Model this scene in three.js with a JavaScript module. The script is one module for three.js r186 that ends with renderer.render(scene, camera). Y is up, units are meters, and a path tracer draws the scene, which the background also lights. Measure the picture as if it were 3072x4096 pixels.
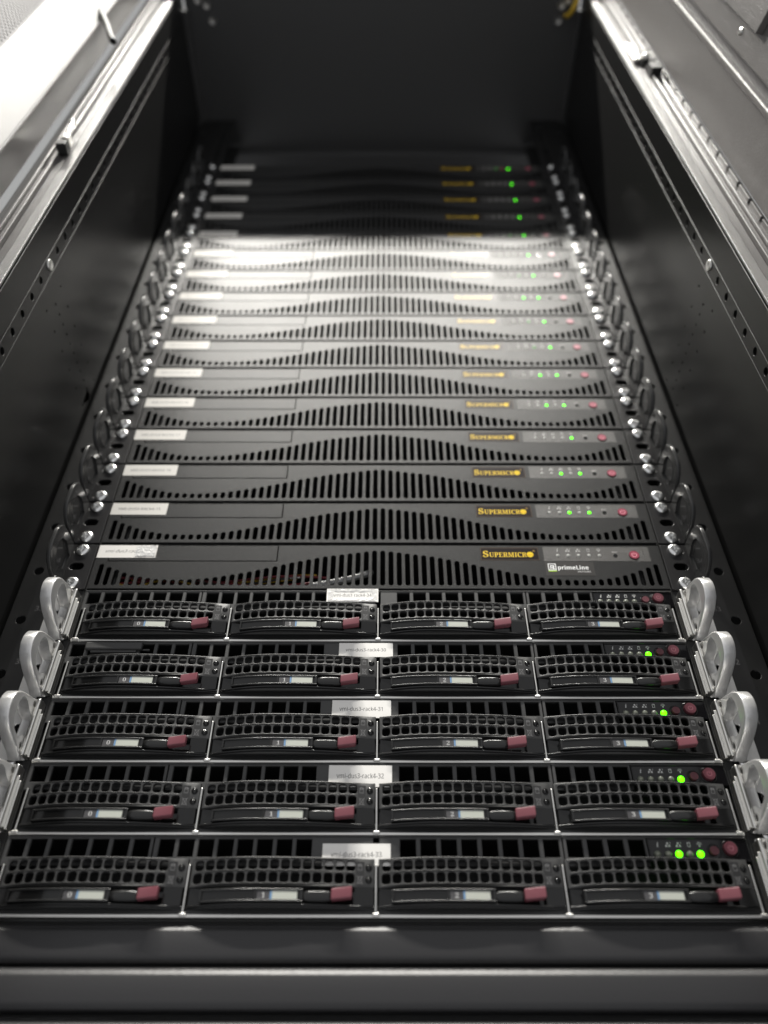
import * as THREE from 'three';
import { RoundedBoxGeometry } from 'three/addons/geometries/RoundedBoxGeometry.js';
import { mergeGeometries, toCreasedNormals } from 'three/addons/utils/BufferGeometryUtils.js';
import { RectAreaLightUniformsLib } from 'three/addons/lights/RectAreaLightUniformsLib.js';
import { Brush, Evaluator, SUBTRACTION } from 'three-bvh-csg';

// ---------------------------------------------------------------- camera, light, exposure
RectAreaLightUniformsLib.init();
const scene = new THREE.Scene();
scene.name = 'server_rack_scene';
const MM = 0.001, U = 44.45, Y0 = 1250;                 // the rack is drawn in millimetres; Y0 = height of the lowest slotted server above the floor
const camera = new THREE.PerspectiveCamera(67.4544, 0.75, 0.02, 30);
{
  const pi = 0.728320328, ya = -0.00187947921, ro = 0.00198697206;
  const f = new THREE.Vector3(Math.sin(ya) * Math.cos(pi), Math.sin(pi), -Math.cos(ya) * Math.cos(pi));
  const r = new THREE.Vector3(Math.cos(ya), 0, Math.sin(ya)), u = new THREE.Vector3().crossVectors(r, f);
  const r2 = r.clone().multiplyScalar(Math.cos(ro)).addScaledVector(u, Math.sin(ro)), u2 = u.clone().multiplyScalar(Math.cos(ro)).addScaledVector(r, -Math.sin(ro));
  camera.position.set(4.94 * MM, (Y0 - 337.04) * MM, 465.49 * MM);
  camera.quaternion.setFromRotationMatrix(new THREE.Matrix4().makeBasis(r2, u2, f.clone().negate()));
}
camera.focus = 0.522;
camera.userData.fStop = camera.getFocalLength() / 8;  // a pupil of about 8 mm
const renderer = new THREE.WebGLRenderer({ antialias: true });
renderer.toneMapping = THREE.LinearToneMapping;
renderer.toneMappingExposure = 1.5;
renderer.shadowMap.enabled = true;
scene.background = new THREE.Color().setRGB(0.355, 0.358, 0.366);   // the dim light of the room all round

const LAMPS = [{ x: -560, z: 985, w: 400, d: 50, L: 520 }, { x: -30, z: 985, w: 560, d: 50, L: 330 }, { x: 480, z: 985, w: 300, d: 50, L: 470 }], CEIL = 2335;   // ceiling height above Y0
function lamp({ x, z, w, d, L }) {
  const l = new THREE.RectAreaLight(new THREE.Color().setRGB(1, 0.97, 0.905), L, w * MM, d * MM);
  l.position.set(x * MM, (Y0 + CEIL - 12) * MM, z * MM);
  l.rotation.x = -Math.PI / 2;
  l.name = 'panel_light';
  return l;
}
for (const p of LAMPS) scene.add(lamp(p));

// ---------------------------------------------------------------- helpers
let seed = 7;
const rnd = () => { seed = (seed + 0x6d2b79f5) | 0; let t = Math.imul(seed ^ (seed >>> 15), 1 | seed); t = (t + Math.imul(t ^ (t >>> 7), 61 | t)) ^ t; return ((t ^ (t >>> 14)) >>> 0) / 4294967296; };
function fin(g, keepUV) {                                // millimetres to metres, texture coordinates of 60 mm a tile by the way each face points
  let n = g.index ? g.toNonIndexed() : g;
  for (const k of Object.keys(n.attributes)) if (!['position', 'normal', 'uv'].includes(k)) n.deleteAttribute(k);
  if (!n.attributes.normal) n.computeVertexNormals();
  n.clearGroups();
  const p = n.attributes.position;
  if (!keepUV || !n.attributes.uv) {
    const uv = new Float32Array(p.count * 2), a = new THREE.Vector3(), b = new THREE.Vector3(), c = new THREE.Vector3(), m = new THREE.Vector3();
    for (let i = 0; i < p.count; i += 3) {
      a.fromBufferAttribute(p, i); b.fromBufferAttribute(p, i + 1); c.fromBufferAttribute(p, i + 2);
      m.copy(b).sub(a).cross(c.sub(a));
      const ax = Math.abs(m.x), ay = Math.abs(m.y), az = Math.abs(m.z);
      for (let k = 0; k < 3; k++) {
        const x = p.getX(i + k), y = p.getY(i + k), z = p.getZ(i + k), [s, t] = az >= ax && az >= ay ? [x, y] : ax >= ay ? [z, y] : [x, z];
        uv[(i + k) * 2] = s / 60; uv[(i + k) * 2 + 1] = t / 60;
      }
    }
    n.setAttribute('uv', new THREE.BufferAttribute(uv, 2));
  }
  n.scale(MM, MM, MM);
  return n;
}
const taken = new Map();
const numbered = (n) => { const k = taken.get(n) ?? 0; taken.set(n, k + 1); return k ? n + '_' + String(k).padStart(3, '0') : n; };
function part(name, geos, mat, parent, { uv = false, kind, label } = {}) {
  geos = [].concat(geos).map((g) => fin(g, uv));
  const m = new THREE.Mesh(geos.length > 1 ? mergeGeometries(geos) : geos[0], mat);
  m.name = name; m.castShadow = m.receiveShadow = true;
  if (kind) m.userData.kind = kind;
  if (label) m.userData.label = label;
  parent.add(m);
  return m;
}
function like(m, parent, [x, y, z] = [0, 0, 0], rz = 0) { const c = m.clone(); c.position.set(x * MM, y * MM, z * MM); c.rotation.z = rz; parent.add(c); return c; }
function thing(name, label, category, [x, y, z] = [0, 0, 0], group) {
  const o = new THREE.Group();
  o.name = numbered(name); o.position.set(x * MM, y * MM, z * MM); o.userData = { label, category };
  if (group) o.userData.group = group;
  scene.add(o);
  return o;
}
const bx = (x0, x1, y0, y1, z0, z1) => new THREE.BoxGeometry(x1 - x0, y1 - y0, z1 - z0).translate((x0 + x1) / 2, (y0 + y1) / 2, (z0 + z1) / 2);
const rb = (x0, x1, y0, y1, z0, z1, r = 0.4, seg = 2) => new RoundedBoxGeometry(x1 - x0, y1 - y0, z1 - z0, seg, Math.min(r, (x1 - x0) / 2.01, (y1 - y0) / 2.01, (z1 - z0) / 2.01)).translate((x0 + x1) / 2, (y0 + y1) / 2, (z0 + z1) / 2);
const rectShape = (x0, x1, y0, y1) => new THREE.Shape([[x0, y0], [x1, y0], [x1, y1], [x0, y1]].map((p) => new THREE.Vector2(...p)));
function slotPath(x, y0, y1, w, n = 6) {                 // upright slot with round ends
  const r = w / 2, pts = [];
  for (let i = 0; i <= n; i++) { const a = Math.PI + (i / n) * Math.PI; pts.push(new THREE.Vector2(x + r * Math.cos(a), y0 + r + r * Math.sin(a))); }
  for (let i = 0; i <= n; i++) { const a = (i / n) * Math.PI; pts.push(new THREE.Vector2(x + r * Math.cos(a), Math.max(y1 - r, y0 + r + 0.05) + r * Math.sin(a))); }
  return new THREE.Path(pts);
}
function ovalPath(x, y, w, h, n = 8) {                   // lying slot with round ends
  const r = h / 2, pts = [];
  for (let i = 0; i <= n; i++) { const a = -Math.PI / 2 + (i / n) * Math.PI; pts.push(new THREE.Vector2(x + (w / 2 - r) + r * Math.cos(a), y + r * Math.sin(a))); }
  for (let i = 0; i <= n; i++) { const a = Math.PI / 2 + (i / n) * Math.PI; pts.push(new THREE.Vector2(x - (w / 2 - r) + r * Math.cos(a), y + r * Math.sin(a))); }
  return new THREE.Path(pts);
}
function circlePath(x, y, r, n = 12) { const pts = []; for (let i = 0; i < n; i++) { const a = (i / n) * 2 * Math.PI; pts.push(new THREE.Vector2(x + r * Math.cos(a), y + r * Math.sin(a))); } return new THREE.Path(pts); }
function roundRect(x0, x1, y0, y1, r, n = 3) {
  const pts = [];
  for (const [cx, cy, s] of [[x1 - r, y0 + r, -0.5], [x1 - r, y1 - r, 0], [x0 + r, y1 - r, 0.5], [x0 + r, y0 + r, 1]])
    for (let i = 0; i <= n; i++) { const a = (s + 0.5 * i / n) * Math.PI; pts.push(new THREE.Vector2(cx + r * Math.cos(a), cy + r * Math.sin(a))); }
  return pts;
}
function plate(shape, z0, z1, bevel = 0.25, seg = 1) {   // a sheet between z0 and z1 with broken edges
  return new THREE.ExtrudeGeometry(shape, { depth: z1 - z0 - 2 * bevel, bevelEnabled: bevel > 0, bevelThickness: bevel, bevelSize: bevel, bevelOffset: -bevel, bevelSegments: seg, curveSegments: 6 }).translate(0, 0, z0 + bevel);
}
const holed = (shape, holes) => { shape.holes.push(...holes); return shape; };
const smooth = (g, a = 0.7) => toCreasedNormals(g, a);
function tube(points, r, seg = 40) { return new THREE.TubeGeometry(new THREE.CatmullRomCurve3(points.map((p) => new THREE.Vector3(...p))), seg, r, 7); }

// ---------------------------------------------------------------- textures
function noiseTexture(n, octaves, seedValue, power = 1) {   // tiling value noise
  const data = new Uint8Array(n * n * 4), keep = seed; seed = seedValue;
  const f = new Float32Array(n * n); let total = 0;
  for (const [cells, amp] of octaves) {
    const g = Float32Array.from({ length: cells * cells }, rnd); total += amp;
    for (let y = 0; y < n; y++) for (let x = 0; x < n; x++) {
      const u = x / n * cells, v = y / n * cells, i = Math.floor(u), j = Math.floor(v), s = (u - i) ** 2 * (3 - 2 * (u - i)), t = (v - j) ** 2 * (3 - 2 * (v - j)), i1 = (i + 1) % cells, j1 = (j + 1) % cells;
      f[y * n + x] += amp * ((g[j * cells + i] * (1 - s) + g[j * cells + i1] * s) * (1 - t) + (g[j1 * cells + i] * (1 - s) + g[j1 * cells + i1] * s) * t);
    }
  }
  for (let i = 0; i < n * n; i++) { const v = Math.round(255 * Math.pow(f[i] / total, power)); data.set([v, v, v, 255], i * 4); }
  seed = keep;
  const t = new THREE.DataTexture(data, n, n); t.wrapS = t.wrapT = THREE.RepeatWrapping; t.magFilter = THREE.LinearFilter; t.needsUpdate = true;
  return t;
}
const powderBump = noiseTexture(512, [[64, 0.6], [128, 1], [256, 0.6]], 11);
const fineBump = noiseTexture(512, [[128, 0.6], [256, 1]], 17);
const blotch = noiseTexture(256, [[4, 1], [9, 0.8], [32, 0.5], [128, 0.5]], 23);
function specks(n, count, seedValue) {                   // a little dust and lint on dark grey: light specks with outlines of their own
  const c = document.createElement('canvas'); c.width = c.height = n;
  const x = c.getContext('2d'), keep = seed; seed = seedValue;
  x.fillStyle = '#7b7b7b'; x.fillRect(0, 0, n, n);
  for (let i = 0; i < count; i++) { const v = 150 + Math.floor(rnd() * 100); x.fillStyle = `rgb(${v},${v},${v})`; x.beginPath(); x.ellipse(rnd() * n, rnd() * n, 0.6 + rnd() * 1.2, 0.5 + rnd() * 0.6, rnd() * 3, 0, 7); x.fill(); }
  seed = keep;
  const t = new THREE.CanvasTexture(c); t.wrapS = t.wrapT = THREE.RepeatWrapping; t.colorSpace = THREE.SRGBColorSpace;
  return t;
}
function drawn(w, h, draw) {
  const c = document.createElement('canvas'); c.width = w; c.height = h;
  draw(c.getContext('2d'), w, h);
  const t = new THREE.CanvasTexture(c); t.colorSpace = THREE.SRGBColorSpace;
  return t;
}

// ---------------------------------------------------------------- materials
const std = (rgb, roughness, o = {}) => new THREE.MeshPhysicalMaterial({ color: new THREE.Color().setRGB(...[].concat(rgb, rgb, rgb).slice(0, 3)), roughness, ...o });
const M = {
  bezel: std(0.02, 0.37, { specularIntensity: 0.6, bumpMap: fineBump, bumpScale: 0.00009 }),
  ear: std([0.013, 0.0125, 0.013], 0.33, { bumpMap: fineBump, bumpScale: 0.00003 }),
  inside: std(0.012, 0.6),
  innerMetal: std(0.1, 0.45, { metalness: 0.3 }),
  panel: std([0.03, 0.0295, 0.031], 0.34, { bumpMap: powderBump, bumpScale: 0.00008 }),
  cabinet: std(0.042, 0.36, { bumpMap: fineBump, bumpScale: 0.00004, map: specks(1024, 90, 5) }),
  handle: std(0.04, 0.2),
  rail: std(0.009, 0.4, { bumpMap: fineBump, bumpScale: 0.00003 }),
  roof: std(0.05, 0.5, { bumpMap: fineBump, bumpScale: 0.00003 }),
  frame: std([0.2, 0.196, 0.19], 0.3, { bumpMap: powderBump, bumpScale: 0.00025 }),
  frameSmooth: std([0.16, 0.152, 0.148], 0.28),
  door: std([0.125, 0.117, 0.112], 0.34, { bumpMap: powderBump, bumpScale: 0.0003 }),
  doorGloss: std([0.1, 0.096, 0.095], 0.4, { specularIntensity: 0.6, bumpMap: fineBump, bumpScale: 0.00006 }),
  mesh: std([0.16, 0.155, 0.16], 0.55, { specularIntensity: 0.5 }),
  rubber: std(0.008, 0.5),
  plastic: std(0.014, 0.22),
  gloss: std(0.006, 0.12),
  grip: std(0.014, 0.2),
  tray: std(0.04, 0.4),
  vent: std(0.055, 0.42, { bumpMap: fineBump, bumpScale: 0.00004 }),
  zinc: std([0.78, 0.77, 0.74], 0.3, { metalness: 1, bumpMap: fineBump, bumpScale: 0.00003 }),
  screw: std([0.86, 0.86, 0.85], 0.2, { metalness: 1, bumpMap: fineBump, bumpScale: 0.00003 }),
  alu: std([0.86, 0.855, 0.845], 0.3, { metalness: 0.62, bumpMap: fineBump, bumpScale: 0.00006 }),
  latch: std([0.2, 0.06, 0.076], 0.34),
  button: std([0.12, 0.035, 0.045], 0.36),
  paper: std([0.78, 0.77, 0.74], 0.7),
  tape: std([0.82, 0.81, 0.79], 0.15),
  greyLabel: std([0.52, 0.54, 0.48], 0.5),
  blueEdge: std([0.16, 0.3, 0.5], 0.5),
  ledOff: std([0.42, 0.42, 0.4], 0.35),
  ledDim: std([0.16, 0.17, 0.14], 0.2),
  ledOn: std([0.02, 0.25, 0.01], 0.3, { emissive: new THREE.Color().setRGB(0.09, 1, 0.0), emissiveIntensity: 2.8 }),
  ledFaint: std([0.05, 0.2, 0.03], 0.3, { emissive: new THREE.Color().setRGB(0.03, 0.3, 0.02), emissiveIntensity: 0.6 }),
  ledAmber: std([0.2, 0.05, 0.02], 0.3, { emissive: new THREE.Color().setRGB(0.2, 0.03, 0.005), emissiveIntensity: 0.6 }),
  yellow: std([0.62, 0.4, 0.03], 0.4), red: std([0.18, 0.012, 0.02], 0.4), black: std(0.01, 0.4),
  sleeve: std([0.4, 0.4, 0.4], 0.3, { metalness: 0.7, bumpMap: powderBump, bumpScale: 0.0006 }),
  print: std(0.2, 0.6), ceiling: std([0.75, 0.75, 0.73], 0.9), lampGlow: std(0.8, 0.5, { emissive: new THREE.Color().setRGB(1, 0.97, 0.92), emissiveIntensity: 1.5 }),
};
M.bezel.map = M.panel.map = null;

// ---------------------------------------------------------------- the cabinet
const cab = thing('server_cabinet', 'tall black server cabinet with both front doors open, holding the whole stack of servers', 'server cabinet', [0, Y0, 0]);
const LOW = -430, ROOF = 872, SX = 271, ZF = 163;
{
  // side panels with a strip of round holes and a field of small punched holes; shape drawn in (z, y), turned to face inwards
  const stripHoles = [], field = [];
  for (let k = -26; k < 27; k++) { const y = 233 + k * 23.3; if (k !== 0 && y > LOW + 20 && y < ROOF - 30) stripHoles.push([130.6, y]); }
  for (let z = 2; z < 110; z += 10) field.push([z, 220]);
  for (let z = 8; z < 110; z += 20) field.push([z, 201]);
  for (let z = 7; z < 110; z += 20) field.push([z, 239.5]);
  for (const s of [-1, 1]) {
    const place = (g) => g.rotateY(s > 0 ? -Math.PI / 2 : Math.PI / 2);   // drawn x becomes z (mirrored for the left side below)
    const side = (pts, holes, r, z0, z1) => {
      const zs = (z) => (s > 0 ? z : -z), sh = new THREE.Shape([[pts[0], LOW], [pts[1], LOW], [pts[1], ROOF], [pts[0], ROOF]].map(([z, y]) => new THREE.Vector2(zs(z), y)));
      for (const [z, y] of holes) sh.holes.push(circlePath(zs(z), y, r, 14));
      return place(plate(sh, z0, z1, 0.2));
    };
    const main = side([2.5, 123.4], field, 1.25, -SX - 1.2, -SX);
    const strip = side([124.2, 136.6], stripHoles, 3.1, -SX - 1.2, -SX + 0.25);
    const front = side([137.6, ZF - 1.5], [], 1, -SX - 1.2, -SX + 0.6);
    const back = bx(s > 0 ? SX + 8 : -SX - 9, s > 0 ? SX + 9 : -SX - 8, LOW, ROOF, -60, ZF);
    part('side_panel', main, M.cabinet, cab);
    part('hole_strip', strip, M.cabinet, cab);
    part('front_flange', front, M.cabinet, cab);
    part('side_wall', back, M.inside, cab);
    // countersunk screw in the hole strip
    const sg = new THREE.LatheGeometry([[0, 0.3], [2.1, 0.3], [2.4, 1.3], [4.4, 1.2], [4.8, 0.6], [4.8, 0]].map((p) => new THREE.Vector2(...p)), 20).rotateZ(s > 0 ? Math.PI / 2 : -Math.PI / 2).translate(s * (SX - 0.3), 233, 130.6);
    part('panel_screw', smooth(sg), M.zinc, cab);
    // mounting rail: plate beside the ears with one round hole per unit, and square holes behind the ears
    const rs = new THREE.Shape([[219, LOW], [269.4, LOW], [269.4, ROOF - 6], [219, ROOF - 6]].map(([x, y]) => new THREE.Vector2(s * x, y)));
    for (let n = -9; n < 19; n++) { rs.holes.push(circlePath(s * 259.6, n * U + 19.2, 3.6, 12)); for (const y of [6.35, 22.2, 38.1]) rs.holes.push(new THREE.Path(roundRect(s * 231 - 4.7, s * 231 + 4.7, n * U + y - 4.7, n * U + y + 4.7, 0.5, 1))); }
    part('mounting_rail', plate(rs, -3.6, -1.9, 0.3), M.rail, cab);
    part('rail_backing', [bx(s > 0 ? 219 : -269, s > 0 ? 269 : -219, LOW, ROOF - 6, -41, -40)], M.inside, cab);
    // printed unit numbers
    const tex = drawn(128, 2048, (c, w, h) => {
      c.fillStyle = '#1b1b1c'; c.fillRect(0, 0, w, h); c.fillStyle = '#5c5b5c'; c.textAlign = 'left'; c.textBaseline = 'middle';
      for (let n = 0; n < 22; n++) {
        const y = h - (n + 0.5) * (h / 22);
        c.font = 'bold 13px sans-serif'; c.save(); c.translate(s > 0 ? 26 : 34, y - 15); c.scale(4.3, 1); c.fillText(String(28 + n), 0, 0); c.restore();
        c.fillRect(s > 0 ? 52 : 40, y - 42, 36, 2.4);
      }
    });
    const pm = std(1, 0.45); pm.map = tex;
    part('unit_number_strip', [new THREE.PlaneGeometry(13.4, 22 * U).translate(s * 249, 5 * U, -1.75)], pm, cab, { uv: true });
    // front post: faces, fine ribs, ridges and the rubber gap towards the door, as they stand in section (x, z)
    const post = (x0, x1, z0, z1, r = 0.5) => rb(s > 0 ? x0 : -x1, s > 0 ? x1 : -x0, LOW - 60, ROOF + 24, z0, z1, r, 2);
    part('front_post', [post(SX, 280.2, 142 + 20.5, ZF + 1.5, 0.7), post(SX + 1.5, 309, 150, 161.5, 0.3)], M.frame, cab);
    part('ribbed_seal', [0, 1, 2, 3, 4].map((k) => post(280.8 + k * 1.25, 281.5 + k * 1.25, 160, 164.2, 0.3)), M.frameSmooth, cab);
    part('front_moulding', [post(287.1, 289.2, 160, 168.2, 0.9), post(289.5, 294.2, 160, 165, 0.4), post(294.6, 297, 160, 168, 0.9), post(297.4, 302, 160, 165.6, 0.5)], M.frameSmooth, cab);
  }
  part('roof_panel', [bx(-268, 268, ROOF, ROOF + 4, -560, 196), rb(-SX - 36, SX + 36, ROOF + 0.5, ROOF + 30, 166, 196, 1)], M.roof, cab);
  for (const s of [-1, 1]) part('roof_edge', rb(s * 274 - 10, s * 274 + 10, ROOF - 12, ROOF - 0.5, -560, 142, 0.8), M.roof, cab);
  part('roof_crossbar', [rb(-263, 263, ROOF - 16, ROOF - 0.5, -70, -48, 1.2)], M.roof, cab);
  part('rear_wall', [bx(-300, 300, LOW, ROOF + 4, -562, -560.5)], M.inside, cab);
  const bolt = new THREE.LatheGeometry([[0, 0], [1.8, 0], [2, 0.9], [4.6, 1], [5, 0.4], [5, 0]].map(([r, h]) => new THREE.Vector2(r, -h * 2.4)), 18);
  for (const [x, z] of [[-233, 127.5], [242.4, 127.5], [-249, 152], [252, 152], [-238, 146], [244, 146]]) part('roof_screw', smooth(bolt.clone().translate(x, ROOF - 0.2, z)), M.zinc, cab);

  // left door, swung open past the post: return edge, glossy frame, perforated sheet
  const turnPart = (geo, hx, hz, a, sgn) => geo.rotateY(sgn < 0 ? -a : a).translate(hx, 0, hz);   // local z runs along the opened door
  {
    const a = 42 * Math.PI / 180, top = 960, bot = -420, hx = -302.5, hz = 200;
    const edge = part('door', [rb(-306, -303, bot, top, 174.5, 199.5, 0.6)], M.frameSmooth, cab, { label: 'open left door with perforated sheet' });
    const T = (g) => g.rotateY(-a).translate(hx, 0, hz);
    part('door_frame', [T(rb(-22, -1.2, bot, top, 1.4, 46.5, 0.6)), T(rb(-21, 0, bot, top, 0, 1.6, 0.7))], M.doorGloss, edge);
    const holes = [];
    for (let r = 0, y = 300; y < 880; y += 3.9, r++) for (let z = 49.5 + (r % 2) * 2.25; z < 96; z += 4.5) holes.push(circlePath(z, y, 1.35, 6));
    const sh = rectShape(46.7, 104, 290, 890); sh.holes.push(...holes);
    const sheet = plate(sh, 0, 1, 0);
    part('perforated_sheet', T(sheet.rotateY(-Math.PI / 2).translate(-3, 0, 0)), M.mesh, edge);
    part('door_lining', [T(bx(-24, -23, bot, top, 1, 110)), T(rb(-22, -1.2, bot, 288, 46.8, 104, 0.5))], M.door, edge);
    // door stay: black bent arm from post to door
    part('door_stay', [smooth(tube([[-270, 533, 204], [-279, 556, 203], [-290, 588, 202], [-306, 628, 203], [-314, 650, 201], [-319, 660, 199]], 3.4, 30)), rb(-312, -306, 628, 638, 196, 206, 1)], M.rubber, edge);
  }
  // right door
  {
    const a = 15 * Math.PI / 180, top = 960, bot = -420, hx = 302.2, hz = 170;
    const T = (g) => g.rotateY(a).translate(hx, 0, hz);
    const flat = part('door', [T(rb(0, 20, bot, top, 1, 46, 0.8)), T(rb(-3.2, 20, bot, top, 45.4, 51.8, 2.2, 4))], M.door, cab, { label: 'open right door with folded steel edges' });
    part('door_channel', [T(rb(4, 20, bot, top, 51, 62, 0.4))], M.doorGloss, flat);
    part('door_panel', [T(rb(-2.4, 20, bot, top, 61, 150, 1.1, 3))], M.door, flat);
    part('lock_case', [T(rb(-9, -2.6, 391, 700, 83.2, 140, 0.7))], M.door, flat);
    part('door_screw', [smooth(T(new THREE.LatheGeometry([[0, 1.2], [1.2, 1.2], [1.5, 2], [3, 1.4], [3.4, 0]].map((p) => new THREE.Vector2(...p)), 14).rotateZ(Math.PI / 2).translate(-2.4, 431, 74.4)))], M.zinc, flat);
    const segs = []; for (let k = -22; k < 22; k++) segs.push(rb(300.6, 302.4, 237 + k * 29.7 + 2, 237 + k * 29.7 + 27.8, 165.4, 169.6, 0.5, 1));
    part('hinge_strip', segs, M.frameSmooth, flat);
    part('hinge_backing', [bx(302, 303, LOW, top, 164, 170)], M.rubber, flat);
  }
  // latches on the posts
  const latchL = part('door_latch', [smooth(new THREE.CylinderGeometry(2.1, 2.1, 22, 14).rotateZ(0.12).translate(-283.5, 392, 175)), smooth(new THREE.SphereGeometry(3.4, 14, 10).translate(-285.5, 406, 175)), rb(-286, -280.5, 372, 383, 166, 176, 1.2)], M.zinc, cab);
  part('latch_base', [rb(-288, -279, 358, 367, 165, 176, 0.8)], M.rubber, latchL);
  const latchR = part('door_latch', [smooth(new THREE.SphereGeometry(4.4, 14, 10).translate(287, 585, 173)), rb(277, 286, 590, 640, 165.5, 170, 1.2)], M.zinc, cab);
  part('latch_base', [rb(285.5, 297, 548, 566, 164, 175, 0.8), rb(284, 298, 580, 612, 164, 172, 0.8)], M.rubber, latchR);
}
const earth = thing('earth_cable', 'short yellow earth cable looping under the cabinet roof, upper right corner', 'cable', [0, Y0, 0]);
part('cable', smooth(tube([[270, 872, 178], [264, 862, 166], [259, 853, 152], [256, 851, 146], [253, 857, 138], [252, 871, 134]], 3, 30)), M.yellow, earth);

// ---------------------------------------------------------------- ceiling and lamps above the aisle (outside the frame; the servers mirror them)
{
  const c = new THREE.Mesh(fin(bx(-2000, 2000, 0, 20, -1200, 2600)), M.ceiling);
  c.name = 'ceiling'; c.position.set(0, (Y0 + CEIL) * MM, 0); c.userData = { kind: 'structure' }; c.castShadow = c.receiveShadow = true; scene.add(c);
  LAMPS.forEach(({ x, z, w, d }, i) => {
    const t = thing('ceiling_lamp', ['slim ceiling lamp over the left of the aisle', 'longest slim ceiling lamp over the middle of the aisle', 'short slim ceiling lamp over the right of the aisle'][i], 'lamp', [x, Y0 + CEIL, z], 'lamps over the aisle');
    part('lamp_diffuser', bx(-w / 2, w / 2, -9, -1.5, -d / 2, d / 2), M.lampGlow, t);
    part('lamp_frame', [rb(-w / 2 - 15, -w / 2 - 1, -12, -1, -d / 2 - 15, d / 2 + 15), rb(w / 2 + 1, w / 2 + 15, -12, -1, -d / 2 - 15, d / 2 + 15), rb(-w / 2 - 1, w / 2 + 1, -12, -1, -d / 2 - 15, -d / 2 - 1), rb(-w / 2 - 1, w / 2 + 1, -12, -1, d / 2 + 1, d / 2 + 15)], M.paper, t);
  });
}

// ---------------------------------------------------------------- screw with a cross recess
const screwGeo = (() => {
  const ev = new Evaluator(); ev.attributes = ['position', 'normal']; ev.useGroups = false;
  const head = new Brush(new THREE.LatheGeometry([[0, 0], [4.95, 0], [5, 0.9], [4.8, 2.1], [4.2, 2.8], [3, 3.2], [0, 3.35]].map((p) => new THREE.Vector2(...p)), 28).rotateX(Math.PI / 2));
  head.updateMatrixWorld();
  let out = head;
  for (const [w, l, d, a] of [[1.3, 5.6, 2.3, 0], [1.3, 5.6, 2.3, Math.PI / 2], [0.5, 4.6, 0.9, Math.PI / 4], [0.5, 4.6, 0.9, -Math.PI / 4]]) {
    const b = new Brush(new THREE.BoxGeometry(w, l, d).rotateZ(a).translate(0, 0, 3.3 - d / 2 + 0.3)); b.updateMatrixWorld();
    out = ev.evaluate(out, b, SUBTRACTION);
  }
  const g = toCreasedNormals(out.geometry, 0.6);
  return g.scale(1.08, 1.08, 0.85);
})();

// ---------------------------------------------------------------- slotted-front server (1 unit)
const topY = [[0, 38.2], [9.7, 36.9], [41.7, 32], [65.5, 26.4], [71.8, 24.5], [78, 22.7], [84.5, 21], [90.8, 19.4], [97, 17.6], [103.5, 16.2], [110, 14.8], [116, 13.6], [122.6, 12.2], [129, 11.3], [135.3, 10.5], [141.6, 10], [148, 9.7], [154, 9.6], [160.7, 9.8], [167, 10.2], [173.4, 11], [179.7, 12.2], [186, 13.9], [192.3, 15.9], [198.7, 18.6], [205, 21.2], [211.3, 24.6], [214, 25]];
const slotTop = (x) => { x = Math.abs(x); let i = 0; while (i < topY.length - 2 && topY[i + 1][0] < x) i++; const [a, b] = [topY[i], topY[i + 1]]; return a[1] + (b[1] - a[1]) * (x - a[0]) / (b[0] - a[0]); };
const icons = (c, x0, step, y, size, color) => {          // i, two network signs, drive, lamp
  c.strokeStyle = c.fillStyle = color; c.lineWidth = size / 11; c.textAlign = 'center'; c.textBaseline = 'middle';
  c.font = `italic bold ${size * 1.15}px serif`; c.fillText('i', x0, y);
  for (const k of [1, 2]) {
    const x = x0 + k * step;
    for (const [dx, dy] of [[0, -0.28], [-0.3, 0.2], [0.3, 0.2]]) { c.fillRect(x + (dx - 0.17) * size, y + (dy - 0.16) * size, 0.34 * size, 0.28 * size); c.fillRect(x + (dx - 0.26) * size, y + (dy + 0.15) * size, 0.52 * size, 0.08 * size); }
    c.font = `bold ${size * 0.42}px sans-serif`; c.fillText(k === 1 ? '2' : '1', x + size * 0.55, y - size * 0.3);
  }
  let x = x0 + 3 * step; c.beginPath(); c.ellipse(x, y - size * 0.36, size * 0.26, size * 0.1, 0, 0, 7); c.stroke(); c.beginPath(); c.moveTo(x - size * 0.26, y - size * 0.36); c.lineTo(x - size * 0.26, y + size * 0.36); c.lineTo(x + size * 0.26, y + size * 0.36); c.lineTo(x + size * 0.26, y - size * 0.36); c.stroke();
  x = x0 + 4 * step; c.beginPath(); c.arc(x, y - size * 0.08, size * 0.2, 0, 7); c.stroke(); c.fillRect(x - size * 0.11, y + size * 0.15, size * 0.22, size * 0.25);
  for (let k = 0; k < 7; k++) { const a = Math.PI * (0.0 + k / 6) + Math.PI; c.beginPath(); c.moveTo(x + Math.cos(a) * size * 0.32, y - size * 0.08 + Math.sin(a) * size * 0.32); c.lineTo(x + Math.cos(a) * size * 0.5, y - size * 0.08 + Math.sin(a) * size * 0.5); c.stroke(); }
};
const power = (c, x, y, r, color, lw) => { c.strokeStyle = color; c.lineWidth = lw; c.beginPath(); c.arc(x, y, r, -Math.PI / 2 + 0.55, Math.PI * 1.5 - 0.55); c.stroke(); c.beginPath(); c.moveTo(x, y - r * 1.15); c.lineTo(x, y - r * 0.15); c.stroke(); };
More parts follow.
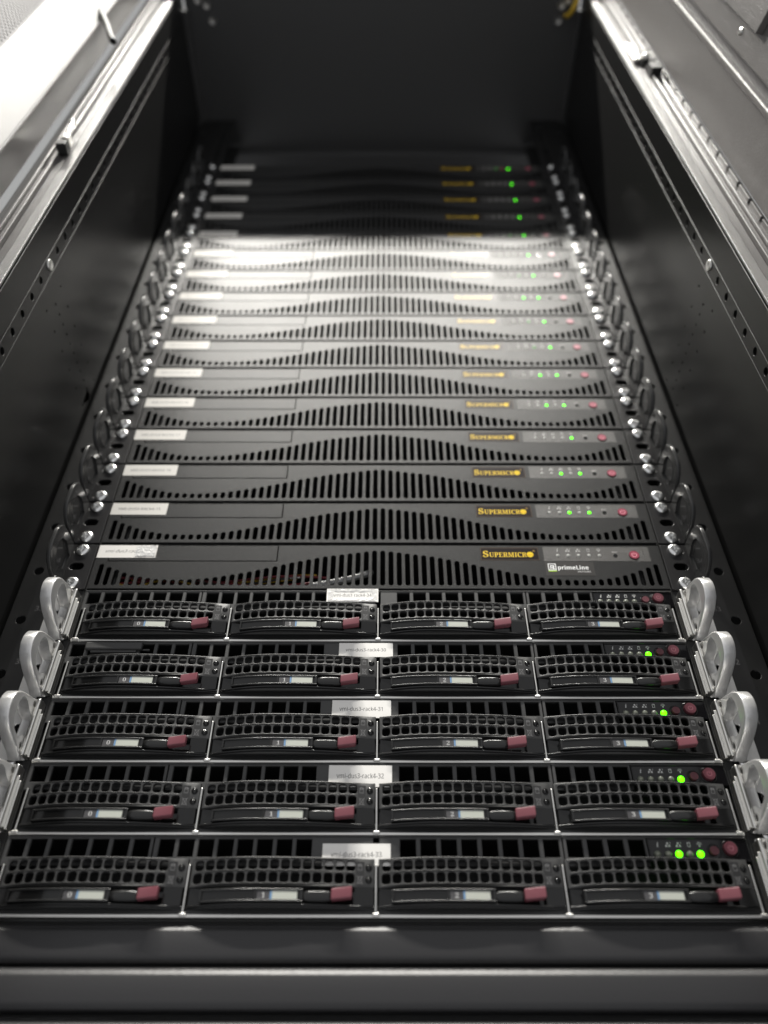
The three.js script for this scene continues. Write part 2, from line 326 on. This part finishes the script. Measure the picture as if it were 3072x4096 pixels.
const badgeTex = drawn(512, 144, (c, w, h) => {
  c.fillStyle = '#15090a'; c.fillRect(0, 0, w, h); c.strokeStyle = '#5a4a3a'; c.lineWidth = 5; c.strokeRect(4, 4, w - 8, h - 8);
  const g = '#f2cc42'; c.textBaseline = 'alphabetic'; c.textAlign = 'left'; c.strokeStyle = '#f4d98a'; c.lineWidth = 2;
  c.fillStyle = g; c.font = 'bold 96px serif'; c.fillText('S', 18, 108); let x = 18 + c.measureText('S').width;
  c.font = 'bold 70px serif'; const s = 330 / c.measureText('UPERMICR').width; c.save(); c.translate(x, 108); c.scale(s, 1.05); c.fillText('UPERMICR', 0, 0); c.restore(); x += 330;
  c.fillStyle = '#f4cf2e'; c.beginPath(); c.arc(x + 30, 80, 30, 0, 7); c.fill(); c.fillStyle = '#b98512'; c.fillRect(x + 2, 84, 56, 5);
  c.strokeStyle = '#c9a24a'; c.lineWidth = 2; c.beginPath(); c.arc(x + 66, 40, 10, 0, 7); c.stroke(); c.fillStyle = '#c9a24a'; c.font = 'bold 14px sans-serif'; c.fillText('R', x + 61, 45);
});
const panelTex = drawn(1024, 176, (c, w, h) => {          // control panel 82 x 14 mm
  c.fillStyle = '#3a3836'; c.fillRect(0, 0, w, h);
  const k = w / 82; icons(c, 10.9 * k, 8.07 * k, 3.4 * k, 3.4 * k, '#a9a8a6'); c.fillStyle = '#a9a8a6'; c.font = `bold ${1.5 * k}px sans-serif`; c.textAlign = 'center'; c.fillText('RESET', 55.4 * k, 5.2 * k);
});
const buttonTex = drawn(128, 128, (c) => { c.fillStyle = '#93364b'; c.fillRect(0, 0, 128, 128); power(c, 64, 66, 32, '#f0a9b4', 9); });
const primeTex = drawn(512, 184, (c, w, h) => {
  c.fillStyle = '#2a2725'; c.fillRect(0, 0, w, h); c.strokeStyle = '#f2f2f2'; c.lineWidth = 10; c.strokeRect(34, 30, 76, 80); c.lineWidth = 13;
  c.beginPath(); c.moveTo(58, 96); c.lineTo(58, 54); c.lineTo(88, 54); c.lineTo(88, 74); c.lineTo(72, 74); c.stroke(); c.beginPath(); c.moveTo(78, 76); c.lineTo(78, 92); c.lineTo(100, 92); c.stroke();
  c.fillStyle = '#a7d129'; c.fillRect(28, 116, 88, 14); c.fillStyle = '#f4f4f4'; c.textBaseline = 'alphabetic'; c.font = 'bold 72px sans-serif'; c.save(); c.translate(126, 104); c.scale(330 / c.measureText('primeLine').width, 1); c.fillText('primeLine', 0, 0); c.restore();
  c.font = '26px sans-serif'; c.fillText('SOLUTIONS', 330, 140);
});
const textured = (t, roughness, o = {}) => { const m = std(1, roughness, o); m.map = t; return m; };
const B = { badge: textured(badgeTex, 0.34, { specularIntensity: 0.45 }), panel: textured(panelTex, 0.4, { bumpMap: powderBump, bumpScale: 0.00015 }), button: textured(buttonTex, 0.35), prime: textured(primeTex, 0.4) };
const sticker = (text, px, paper = '#e9e6e1') => textured(drawn(400, 116, (c, w, h) => { c.fillStyle = paper; c.fillRect(0, 0, w, h); c.fillStyle = '#3b3a3c'; c.font = `${px}px sans-serif`; c.textAlign = 'center'; c.textBaseline = 'middle'; c.fillText(text, w / 2, h / 2); }), 0.5);

const blackHandle = (() => {
  const sh = new THREE.Shape(); const P = [[43.9, -1.2], [44.4, 8], [44.2, 16], [43, 24], [39.5, 28.6], [34, 31], [27, 31.4], [18, 31.3], [12, 30.2], [7.5, 26.5], [4, 21], [1.6, 13], [0.8, -1.2]];
  sh.setFromPoints(P.map(([y, z]) => new THREE.Vector2(z, y)));
  const H = [[32.4, 1], [33.1, 4.2], [35.4, 8.5], [37, 13], [36.6, 17], [33.6, 21.4], [28, 23.8], [21.3, 24.1], [15.6, 21.4], [12.2, 16.5], [11.6, 12], [13, 7.5], [16.4, 3], [17.2, 1]];
  sh.holes.push(new THREE.Path(H.map(([y, z]) => new THREE.Vector2(z, y))));
  return smooth(new THREE.ExtrudeGeometry(sh, { depth: 1.6, bevelEnabled: true, bevelThickness: 0.8, bevelSize: 0.8, bevelOffset: -0.8, bevelSegments: 3 }).rotateY(-Math.PI / 2).translate(0, 0, 0), 0.9);   // drawn x -> +z, thickness along -x
})();
const splitCurve = (pts) => new THREE.CatmullRomCurve3(pts.map(([y, z]) => new THREE.Vector3(z, y, 0)), true, 'catmullrom', 0.4).getPoints(56).slice(0, -1).map((p) => new THREE.Vector2(p.x, p.y));

const slottedGroup = 'slotted-front servers stacked in the cabinet';
function makeSlotted() {
  const t = thing('slotted_server', 'x', 'server', [0, Y0, 0], slottedGroup);
  const sh = rectShape(-218.2, 218.2, 1.5, 43.1);
  const holes = []; for (let i = 0; i < 68; i++) { const x = (i - 33.5) * 6.33; holes.push(slotPath(x, 4.5, slotTop(x), 3.6)); }
  holed(sh, [...holes, new THREE.Path([[-208.6, 27.2], [-78.1, 27.2], [-78.1, 42.4], [-208.6, 42.4]].map((p) => new THREE.Vector2(...p)))]);
  part('slotted_bezel', plate(sh, -1.4, 0, 0.22), M.bezel, t);
  part('drive_cover', [rb(-208.1, -78.7, 27.7, 42.2, -1.4, 0.1, 0.25)], M.bezel, t);
  part('chassis', [bx(-218.5, 218.5, 43.4, 43.8, -180, -1.6), bx(-218.5, 218.5, 0.75, 1.2, -180, -1.6), bx(-219, -218.3, 0.6, 44, -180, -1.5), bx(218.3, 219, 0.6, 44, -180, -1.5), bx(-218, 218, 0.9, 43.7, -62, -61)], M.inside, t);
  part('inner_ledge', [bx(-210, 210, 1.2, 1.8, -60, -4), bx(-30, 40, 1.8, 24, -50, -48), bx(-205, -203, 5, 40, -14, -12), bx(203, 205, 5, 40, -14, -12)], M.innerMetal, t);
  part('logo_badge', new THREE.PlaneGeometry(45.2, 12.5).translate(101.5, 34.7, 0.12), B.badge, t, { uv: true });
  const cp = part('control_panel', new THREE.PlaneGeometry(82, 14).translate(168.7, 34.5, 0.12), B.panel, t, { uv: true });
  const led = part('status_led', smooth(new THREE.SphereGeometry(1.4, 14, 8, 0, 7, 0, Math.PI / 2).scale(1, 0.35, 1).rotateX(Math.PI / 2).translate(138.6, 33.1, 0.12)), M.ledOff, cp);
  for (let k = 1; k < 5; k++) like(led, cp, [k * 8.07, 0, 0]);
  part('power_button', new THREE.CylinderGeometry(3.9, 4.1, 0.7, 28).rotateX(Math.PI / 2).translate(197.7, 33.4, 0.4), M.button, cp);
  part('power_mark', new THREE.CircleGeometry(3.7, 28).translate(197.7, 33.4, 0.78), B.button, cp, { uv: true });
  part('reset_hole', [new THREE.TorusGeometry(1.55, 0.22, 8, 24).translate(183.1, 32.8, 0.15), new THREE.CircleGeometry(1.5, 20).translate(183.1, 32.8, 0.16)], M.gloss, cp);
  const earShape = (s) => holed(new THREE.Shape(roundRect(s > 0 ? 219.4 : -239.7, s > 0 ? 239.7 : -219.4, 0.8, 43.6, 0.6, 2)), [6, 22.2, 37.5].map((y) => ovalPath(s * 231.2, y, 11, 6.8)));
  for (const s of [1, -1]) {
    const ear = part('mounting_ear', plate(earShape(s), -1.6, 0.1, 0.35, 2), M.ear, t);
    const h = part('handle', blackHandle.clone().translate(s > 0 ? 241.8 : -239.2, 0, 0), M.handle, ear);
    for (const y of [37.6, 6]) { const m = part('screw', screwGeo.clone(), M.screw, ear); m.position.set(s * 230.3 * MM, y * MM, 0.1 * MM); }
  }
  return t;
}
const slotted0 = makeSlotted();
const lit = { 1: [2, 4], 2: [2, 4], 3: [4], 4: [2, 4], 5: [2, 4], 6: [2, 4], 7: [2, 4], 8: [2, 4], 9: [4], 10: [4], 11: [2, 4], 12: [4], 13: [4], 14: [4], 15: [2, 4] };
const faint = { 6: [2], 7: [2], 9: [2], 11: [2], 15: [2] };
const ordinal = ['lowest', 'second', 'third', 'fourth', 'fifth', 'sixth', 'seventh', 'eighth', 'ninth', 'tenth', 'eleventh', 'twelfth', 'thirteenth', 'fourteenth', 'fifteenth', 'topmost'];
const slotted = [slotted0];
for (let n = 1; n < 16; n++) { const o = slotted0.clone(); o.name = numbered('slotted_server'); o.position.y = (Y0 + n * U) * MM; scene.add(o); slotted.push(o); }
slotted.forEach((o, n) => {
  let k = 0;
  o.traverse((c) => {
    if (c.name === 'screw') { c.rotation.z = rnd() * Math.PI; c.position.x += (rnd() - 0.5) * 0.0008; c.position.y += (rnd() - 0.5) * 0.0008; c.rotation.x = (rnd() - 0.5) * 0.08; }
    if (c.name === 'status_led') { if (faint[n]?.includes(k)) c.material = M.ledFaint; else if (lit[n]?.includes(k)) c.material = M.ledOn; else if (n === 15 && k === 3) c.material = M.ledAmber; k++; }
  });
  const text = n === 0 ? 'vmi-dus3-rac' : 'VMI-DUS3-RACK4-' + (14 + n);
  const mat = n === 0 ? textured(drawn(400, 116, (c, w, h) => { c.fillStyle = '#e9e6e1'; c.fillRect(0, 0, w, h); c.fillStyle = '#3b3a3c'; c.font = 'italic 36px sans-serif'; c.textBaseline = 'middle'; c.fillText(text, 46, h * 0.48); }), 0.5) : sticker(text, 33, '#d3d0ca');
  const lab = part('label_sticker', new THREE.PlaneGeometry(45.4, n ? 12.6 : 12.4).rotateZ((rnd() - 0.5) * 0.012).translate(-195.2 + (rnd() - 0.5) * 1.2, 36.6, 0.35), mat, o, { uv: true });
  o.userData.label = n === 0 ? 'lowest slotted black server, with small green-and-white logo sticker and wrinkled label' : n === 1 ? 'slotted black server with sticker ending RACK4-15, second above the silver-handled servers'
    : n === 2 ? 'slotted black server with sticker ending RACK4-16, third above the silver-handled servers' : n === 15 ? 'topmost slotted black server, in shade under the empty cabinet top'
    : `slotted black server, ${ordinal[n]} up from the silver-handled servers, ${n < 11 ? (n > 6 ? 'shining under the lamps' : 'grey in the light') : 'in the dark upper part'}`;
  if (n === 0) {
    // wrinkled strip of clear tape on the label's right end
    const g = new THREE.PlaneGeometry(15.5, 10.4, 30, 20), p = g.attributes.position;
    for (let i = 0; i < p.count; i++) p.setZ(i, (0.15 + 0.6 * rnd() * (rnd() > 0.35 ? 1 : 0)));
    g.translate(-180.9, 36.9, 0.4); g.computeVertexNormals();
    part('wrinkled_tape', g, M.tape, lab);
    part('brand_sticker', new THREE.PlaneGeometry(37.2, 13.3).translate(146, 20.3, 0.15), B.prime, o, { uv: true });
    const cable = (n2, m, z, amp, ph, x0, x1, y) => part('inner_cable', smooth(tube(Array.from({ length: 9 }, (_, i) => [x0 + (x1 - x0) * i / 8, y + amp * Math.sin(ph + i * 0.7), z - 2 * Math.cos(ph + i)]), n2, 60)), m, o);
    cable(0.95, M.yellow, -9, 2.2, 1.2, -190, -62, 15); cable(0.9, M.yellow, -12, 2.5, 2.2, -186, -48, 19); cable(1, M.red, -8, 1.6, 0.3, -200, -50, 12.5); cable(1, M.red, -10, 2, 2.9, -200, -40, 17); cable(0.9, M.black, -7.5, 2, 1.9, -170, -60, 13.5); cable(0.8, M.yellow, -7, 2, 4.2, -199, -140, 11.5);
    part('cable_sleeve', smooth(tube([[-52, 10, -9], [-35, 13, -8], [-20, 17, -8], [-9, 22, -9], [-6, 26, -12]], 2.6, 40)), M.sleeve, o);
    part('inner_bracket', [rb(78, 108, 2, 10.5, -13, -11, 0.4), rb(106, 130, 2, 15, -20, -17, 0.4)], M.innerMetal, o);
  }
});

// ---------------------------------------------------------------- drive-bay server (1 unit)
const bulge = (x) => { const t = (x + 53) / 53, c = -0.3; return 2 + 5 * (1 - (t > c ? ((t - c) / (1 - c)) ** 2 : ((c - t) / (1 + c)) ** 2)); };   // how far a tray's front stands out, x in the second bay
const bend = (g, extra = 0, k = 1) => { const p = g.attributes.position; for (let i = 0; i < p.count; i++) p.setZ(i, p.getZ(i) + bulge(p.getX(i)) * k + extra); return g; };
const bar = (x0, x1, y0, y1, z0, z1, n = 24) => { const g = new THREE.BoxGeometry(x1 - x0, y1 - y0, z1 - z0, n, 1, 1).translate((x0 + x1) / 2, (y0 + y1) / 2, (z0 + z1) / 2); return g; };
const rail3 = (x0, x1, y, dz, r, k = 1, e = 0) => smooth(tube(Array.from({ length: 15 }, (_, i) => { const x = x0 + (x1 - x0) * i / 14; return [x, y, bulge(x) * k + e + dz]; }), r, 30), 1.2);
const lipBar = (...b) => smooth(bend(bar(...b, 24), -1.6, 1.3), 0.5);
const bentBar = (x0, x1, y0, y1, z0, z1, n = 24) => smooth(bend(bar(x0, x1, y0, y1, z0, z1, n)), 0.5);
const bezelGeo = (() => {                                 // perforated front of a tray
  const pts = []; for (let i = 0; i <= 40; i++) pts.push(new THREE.Vector2(-105.6 + 104.6 * i / 40, 14.6)); for (let i = 0; i <= 40; i++) pts.push(new THREE.Vector2(-1 - 104.6 * i / 40, 30.2));
  const sh = new THREE.Shape(pts);
  for (let r = 0; r < 2; r++) for (let k = 0; k < 15; k++) { const x = -101 + k * 6.18; sh.holes.push(new THREE.Path(roundRect(x - 2.5 - r * 0.3, x + 2.5 - r * 0.3, 23.2 - r * 6.9, 28.8 - r * 6.9, 1.7, 4))); }
  const g = new THREE.ExtrudeGeometry(sh, { depth: 2, bevelEnabled: true, bevelThickness: 0.4, bevelSize: 0.4, bevelOffset: -0.4, bevelSegments: 2 }).translate(0, 0, -2.4);
  const sides = [bar(-105.6, -104.6, 15, 30.4, -6, -0.6, 1), bar(-2, -1, 15, 30.4, -6, -0.6, 1)];
  return [smooth(bend(g), 0.55), ...sides.map((s) => bend(s))];
})();
const iconTex = drawn(64, 128, (c, w, h) => { c.fillStyle = '#202021'; c.fillRect(0, 0, w, h); c.strokeStyle = '#6f6f70'; c.lineWidth = 3; c.beginPath(); c.ellipse(30, 18, 15, 6, 0, 0, 7); c.stroke(); c.strokeRect(15, 18, 30, 28); c.strokeRect(15, 82, 30, 34); c.beginPath(); c.moveTo(8, 76); c.lineTo(54, 122); c.moveTo(54, 76); c.lineTo(8, 122); c.stroke(); });
const iconMat = textured(iconTex, 0.45);
const numberMats = [0, 1, 2, 3].map((k) => textured(drawn(96, 72, (c, w, h) => { c.fillStyle = '#4a494b'; c.fillRect(0, 0, w, h); for (let i = 0; i < 500; i++) { c.fillStyle = rnd() > 0.5 ? '#565557' : '#3f3e40'; c.fillRect(rnd() * w, rnd() * h, 2, 2); } c.fillStyle = '#dcdcda'; c.font = '58px serif'; c.textAlign = 'center'; c.textBaseline = 'middle'; c.fillText(String(k), w / 2, h / 2 + 2); }), 0.45));
const bentPlane = (x0, x1, y0, y1, z, n = 12) => bend(new THREE.PlaneGeometry(x1 - x0, y1 - y0, n, 1).translate((x0 + x1) / 2, (y0 + y1) / 2, z));
function makeTray(t, k) {
  const tray = part('drive_tray', bezelGeo.map((g) => g.clone()), M.tray, t);
  const dx = (k - 1) * 107; tray.position.x = dx * MM;
  part('tray_lip', [rail3(-105.8, -0.8, 4.9, 0.3, 0.6, 1.3, -1.6), lipBar(-106, -0.6, 3.6, 4.7, -9, -0.4), lipBar(-105.8, -0.8, 4.4, 5.3, -1.6, 0.4), bar(-105.8, -0.8, 1.9, 3.8, -1.5, 0.2, 1)], M.plastic, tray);
  part('tray_back', [bar(-105.5, -1.1, 4.8, 14.4, -2.5, -1.4, 1), bar(-12, -1.5, 5, 14.5, 0, 3.4, 1), bar(-105, -98, 5, 14.5, -1, 1.5, 1)], M.gloss, tray);
  const lever = part('release_lever', [rail3(-98, -40.6, 12.2, 1.6, 0.75), rail3(-98, -40.6, 6.4, 1.6, 0.65), bentBar(-98, -40.6, 11.7, 12.6, -3, 1.4), bentBar(-98, -40.6, 6.1, 6.9, -3, 1.4), bentBar(-98, -97, 6.9, 11.7, -3, 2.3, 2), bentBar(-67.2, -66.2, 6.9, 11.7, -3, 2.2, 2), bentBar(-41.8, -40.6, 6.9, 11.7, -3, 2.2, 2)], M.plastic, tray);
  void lever;
  part('lever_inlay', [bentBar(-97.2, -67, 6.8, 11.8, -3, 1.5), bentBar(-66.4, -41.6, 6.8, 11.8, -3, 1.3)], M.gloss, tray);
  part('bay_number', bentPlane(-65.8, -58.6, 7, 11.6, 1.75, 4), numberMats[k], tray, { uv: true });
  part('grey_label', bentBar(-57.4, -43.6, 7.1, 11.6, 1.3, 1.8, 8), M.greyLabel, tray);
  part('label_edge', bentBar(-58.6, -57.5, 7.1, 11.6, 1.3, 1.78, 2), M.blueEdge, tray);
  const grip = new THREE.SphereGeometry(1, 26, 16); { const p = grip.attributes.position; for (let i = 0; i < p.count; i++) { const q = (c) => Math.sign(c) * Math.abs(c) ** 0.62; p.setXYZ(i, -32.6 + q(p.getX(i)) * 9.2, 9.1 + q(p.getY(i)) * 3.2, bulge(-32) - 0.6 + q(p.getZ(i)) * 4); } grip.computeVertexNormals(); }
  part('lever_grip', grip, M.grip, tray);
  const lt = new RoundedBoxGeometry(11.6, 6, 5, 3, 0.8); { const p = lt.attributes.position; for (let i = 0; i < p.count; i++) { const x = p.getX(i); p.setZ(i, p.getZ(i) + 0.035 * x * x + x * 0.16); p.setY(i, p.getY(i) + x * 0.06); } lt.computeVertexNormals(); }
  part('release_latch', smooth(lt.translate(-19, 9.9, 7.4), 0.8), M.latch, tray);
  part('tray_icon', bentPlane(-11.4, -6.7, 15.6, 28.4, 0.12, 3), iconMat, tray, { uv: true });
  for (const y of [25.2, 18.8]) part('tray_led', [bend(new THREE.TorusGeometry(1.75, 0.3, 8, 20).translate(-4.2, y, 0)), bend(new THREE.SphereGeometry(1.5, 14, 8).scale(1, 1, 0.6).translate(-4.2, y, 0))].map((g) => smooth(g)), M.gloss, tray);
  return tray;
}
const castHandle = (() => {
  const out = [[40.4, -1], [39.6, 8], [37.4, 18], [35, 27], [31.5, 33], [26, 36.2], [20, 36.5], [14, 33.8], [9.6, 27], [6.2, 18], [3.6, 8], [2.6, -1]];
  const hole = [[34.6, 21.6], [33.2, 25.4], [28, 28.2], [20.5, 28.6], [14, 26.6], [10.6, 21.5], [9.6, 16], [11.2, 12], [13, 9], [13, 5], [12, 1], [20, 0.4], [28, 0.8], [29.4, 5], [30, 9], [31.6, 13], [34, 17]];
  const sh = new THREE.Shape(splitCurve(out).map((p) => p)); sh.holes.push(new THREE.Path(splitCurve(hole)));
  for (const [y, z] of [[36.6, 6.8], [7.6, 7.4]]) sh.holes.push(circlePath(z, y, 1.9, 14));
  return smooth(new THREE.ExtrudeGeometry(sh, { depth: 6.4, bevelEnabled: true, bevelThickness: 0.9, bevelSize: 0.9, bevelOffset: -0.9, bevelSegments: 3 }).rotateY(-Math.PI / 2), 0.75);   // thickness from -6.1 to +0.9 along x
})();
const panel2Tex = drawn(1024, 224, (c, w, h) => { c.fillStyle = '#0d0c0e'; c.fillRect(0, 0, w, h); const k = w / 58; icons(c, 5.2 * k, 6.2 * k, 3.4 * k, 3 * k, '#d9d9d7'); c.fillStyle = '#d9d9d7'; c.font = `bold ${1.6 * k}px sans-serif`; c.textAlign = 'center'; c.fillText('RESET', 38 * k, 12.5 * k); });
const panel2Mat = textured(panel2Tex, 0.1);
const power2 = textured(drawn(128, 128, (c) => { c.fillStyle = '#5f2c37'; c.fillRect(0, 0, 128, 128); power(c, 64, 64, 28, '#96606a', 8); }), 0.4);
function windows(x0, x1, list, extra = []) {
  const sh = rectShape(x0, x1, 27, 43.2);
  for (const [a, b] of list) sh.holes.push(new THREE.Path([[a, 32], [b, 32], [b, 42.2], [a, 42.2]].map((p) => new THREE.Vector2(...p))));
  return [plate(sh, -2.4, 0, 0.3), ...extra];
}
const run = (x, step, w, n) => Array.from({ length: n }, (_, i) => [x + i * step, x + i * step + w]);
const driveGroup = 'silver-handled drive-bay servers at the bottom of the stack';
function makeDrive(variant) {
  const t = thing('drive_bay_server', 'x', 'server', [0, Y0, 0], driveGroup);
  part('chassis', [bx(-217.8, 217.8, 43.6, 44, -180, 0), bx(-217.8, 217.8, 0.9, 1.2, -180, -2), bx(-218.4, -217.8, 1, 44, -180, -1), bx(217.8, 218.4, 1, 44, -180, -1), bx(-217.5, 217.5, 1.2, 43.5, -42, -41)], M.inside, t);
  part('chassis_edge', [rb(-218, 218, -0.2, 1.8, -6, 0.6, 0.7, 3)], M.zinc, t);
  part('top_edge', [rb(-217.6, 217.6, 43.1, 43.7, -3, 0.4, 0.2)], M.vent, t);
  const clip = [];
  if (variant === 1) clip.push(rb(-205, -165, 36.2, 42.4, -1, 3.2, 1.4, 3), rb(-201, -169, 34.5, 37, -1, 1.6, 0.5), rb(-165, -160, 36.8, 38, -1.4, 0.2, 0.3));
  part('vent_panel', windows(-217.4, -131, run(-215.4, 12.15, 9.5, 7), clip), M.vent, t);
  part('vent_panel', windows(-130.4, -1.8, run(-127.4, 11.5, 9, 8)), M.vent, t);
  part('vent_panel', windows(1.6, 109, run(13.9, 12, 9.2, 8), [rb(3.4, 10.5, 33, 41, -2.4, -1.7, 0.2)]), M.vent, t);
  part('vent_panel', windows(109.6, 158.6, run(111.6, 12.1, 9.2, 4)), M.vent, t);
  part('divider_post', [-214.2, -107.2, -0.1, 107, 214.4].flatMap((x) => [rb(x - 0.6, x + 0.6, 1.6, 27.5, -2, 1.6, 0.4), rb(x - 2.2, x + 2.2, 0.2, 2.2, -2, 1.8, 0.8)]), M.zinc, t);
  for (let k = 0; k < 4; k++) makeTray(t, k);
  const cp = part('control_panel', new THREE.PlaneGeometry(58, 12.6).translate(188.2, 36.2, 0.2), panel2Mat, t, { uv: true });
  part('panel_film', [rb(158.9, 217.6, 42.2, 43, -1, 1.1, 0.4), rb(158.8, 159.5, 29.6, 42.4, -1, 0.8, 0.3), new THREE.TorusGeometry(4.9, 0.45, 8, 28).translate(206.2, 36.6, 0.3), new THREE.TorusGeometry(3.9, 0.4, 8, 28).translate(196.9, 35.2, 0.3), rb(216.6, 217.2, 30, 41, 0, 1.2, 0.3)], M.gloss, cp);
  const led = part('status_led', new THREE.SphereGeometry(2.05, 16, 10).scale(1, 1, 0.8).translate(163.4, 33.7, 0.7), M.ledDim, cp);
  for (let k = 1; k < 5; k++) like(led, cp, [k * 6.25, 0, 0]);
  part('reset_button', smooth(new THREE.CylinderGeometry(2.5, 2.7, 2.2, 24).rotateX(Math.PI / 2).translate(196.7, 35.4, 0.8)), M.button, cp);
  part('power_button', smooth(new THREE.CylinderGeometry(3.7, 4, 3, 28).rotateX(Math.PI / 2).translate(206.2, 36.6, 1)), M.button, cp);
  part('power_mark', new THREE.CircleGeometry(3.3, 28).translate(206.2, 36.6, 2.54), power2, cp, { uv: true });
  for (const s of [1, -1]) {
    const ex = (a, b) => (s > 0 ? [a, b] : [-b, -a]);
    const [e0, e1] = ex(222.6, 242.2);
    const ear = part('mounting_ear', plate(holed(new THREE.Shape(roundRect(e0, e1, 1.4, 42.6, 1, 2)), [ovalPath(s * 232.2, 22.6, 10.5, 7)]), -1.5, 0.1, 0.3), M.alu, t);
    part('ear_bracket', [rb(...ex(220.9, 223.8), 1.8, 40.6, -2, 7.6, 1.2, 3), rb(...ex(218.7, 220.5), 2, 31.5, -2, 3.6, 0.6, 2), rb(...ex(219.8, 221.2), 3, 34, -2, 4.6, 0.4, 2)], M.zinc, ear);
    part('handle', castHandle.clone().translate(s > 0 ? 231.6 : -225.2, 0, 0), M.alu, ear);
    part('handle_screw', [36.6, 7.6].map((y, i) => smooth(new THREE.CylinderGeometry(1.9, 1.9, 1, 14).rotateZ(Math.PI / 2).translate(s * 225.2, y, [6.8, 7.4][i]))), M.screw, ear);
    part('screw', [smooth(screwGeo.clone().scale(0.9, 0.9, 0.9).translate(s * 233.5, 1.2, -3))], M.screw, ear);
  }
  return t;
}
const D1 = makeDrive(0), D2 = makeDrive(1);
D1.position.y = (Y0 - U) * MM; D2.position.y = (Y0 - 2 * U) * MM;
const drives = [D1, D2];
for (let n = 3; n < 6; n++) { const o = D1.clone(); o.name = numbered('drive_bay_server'); o.position.y = (Y0 - n * U) * MM; scene.add(o); drives.push(o); }
const dText = ['vmi-dus3 rack4-34', 'vmi-dus3-rack4-30', 'vmi-dus3-rack4-31', 'vmi-dus3-rack4-32', 'vmi-dus3-rack4-33'];
const dRect = [[-38.2, 0, 33.2, 45.1], [-27.2, 10.5, 31.2, 42.4], [-30, 9, 29.9, 42.5], [-30, 9.4, 28.4, 42.2], [-31.4, 8.3, 26.8, 39.2]], dLit = [[], [4], [4], [4], [2, 4]];
const dLabel = ['silver-handled drive-bay server with blistered label ending 34, topmost of the five', 'silver-handled drive-bay server with label ending rack4-30, second of the five', 'silver-handled drive-bay server with label ending rack4-31, middle of the five', 'silver-handled drive-bay server with label ending rack4-32, fourth of the five', 'silver-handled drive-bay server with label ending rack4-33, lowest with two green lights'];
drives.forEach((o, i) => {
  let k = 0;
  o.traverse((c) => { if (c.name === 'status_led') { if (dLit[i].includes(k)) c.material = M.ledOn; k++; } });
  o.userData.label = dLabel[i];
  const [x0, x1, y0, y1] = dRect[i];
  const lab = part('label_sticker', new THREE.PlaneGeometry(x1 - x0, y1 - y0, 20, 8).rotateZ((rnd() - 0.5) * 0.01).translate((x0 + x1) / 2, (y0 + y1) / 2, i ? 1.1 : 0.9), sticker(dText[i], 36, '#f4f2ee'), o, { uv: true });
  if (!i) {
    const g = new THREE.PlaneGeometry(36, 10.6, 46, 16), p = g.attributes.position;
    for (let q = 0; q < p.count; q++) { const e = Math.abs(p.getY(q)) > 3.2 || Math.abs(p.getX(q)) > 14.5; p.setZ(q, e ? 0.1 + 0.55 * rnd() : 0); }
    g.translate(-19.1, 39.1, 0.82); g.computeVertexNormals();
    part('blistered_tape', g, M.tape, lab);
  }
});

// ---------------------------------------------------------------- blanking panels below
['black ridged blanking panel directly below the lowest silver-handled server', 'black ridged blanking panel along the bottom edge of the picture'].forEach((label, i) => {
  const t = thing('blanking_panel', label, 'blanking panel', [0, Y0 - (6 + i) * U - i * 1.6, 0], 'blanking panels below the servers');
  for (const y of [20.9, -1.2]) part('panel_ridge', smooth(new THREE.ExtrudeGeometry(new THREE.Shape([[-6.5, 1.2], [-0.6, 1.2], [0.9, 2], [1.9, 3.6], [2.2, 5.4], [2.2, 16.4], [1.9, 17.2], [0.6, 19.6], [-0.2, 20.4], [-1.2, 20.7], [-6.5, 20.7]].map(([z, q]) => new THREE.Vector2(z > -6 ? -(z - 1.5 + (y < 0 || i ? 5.5 : 0)) : -z, y + q))), { depth: 482, bevelEnabled: false }).rotateY(Math.PI / 2).translate(-241, 0, 0), 0.75), M.panel, t);
  part('panel_back', bx(-268, 268, -1.6, 44.3, -7.6, -6.6), M.inside, t);
});

renderer.render(scene, camera);
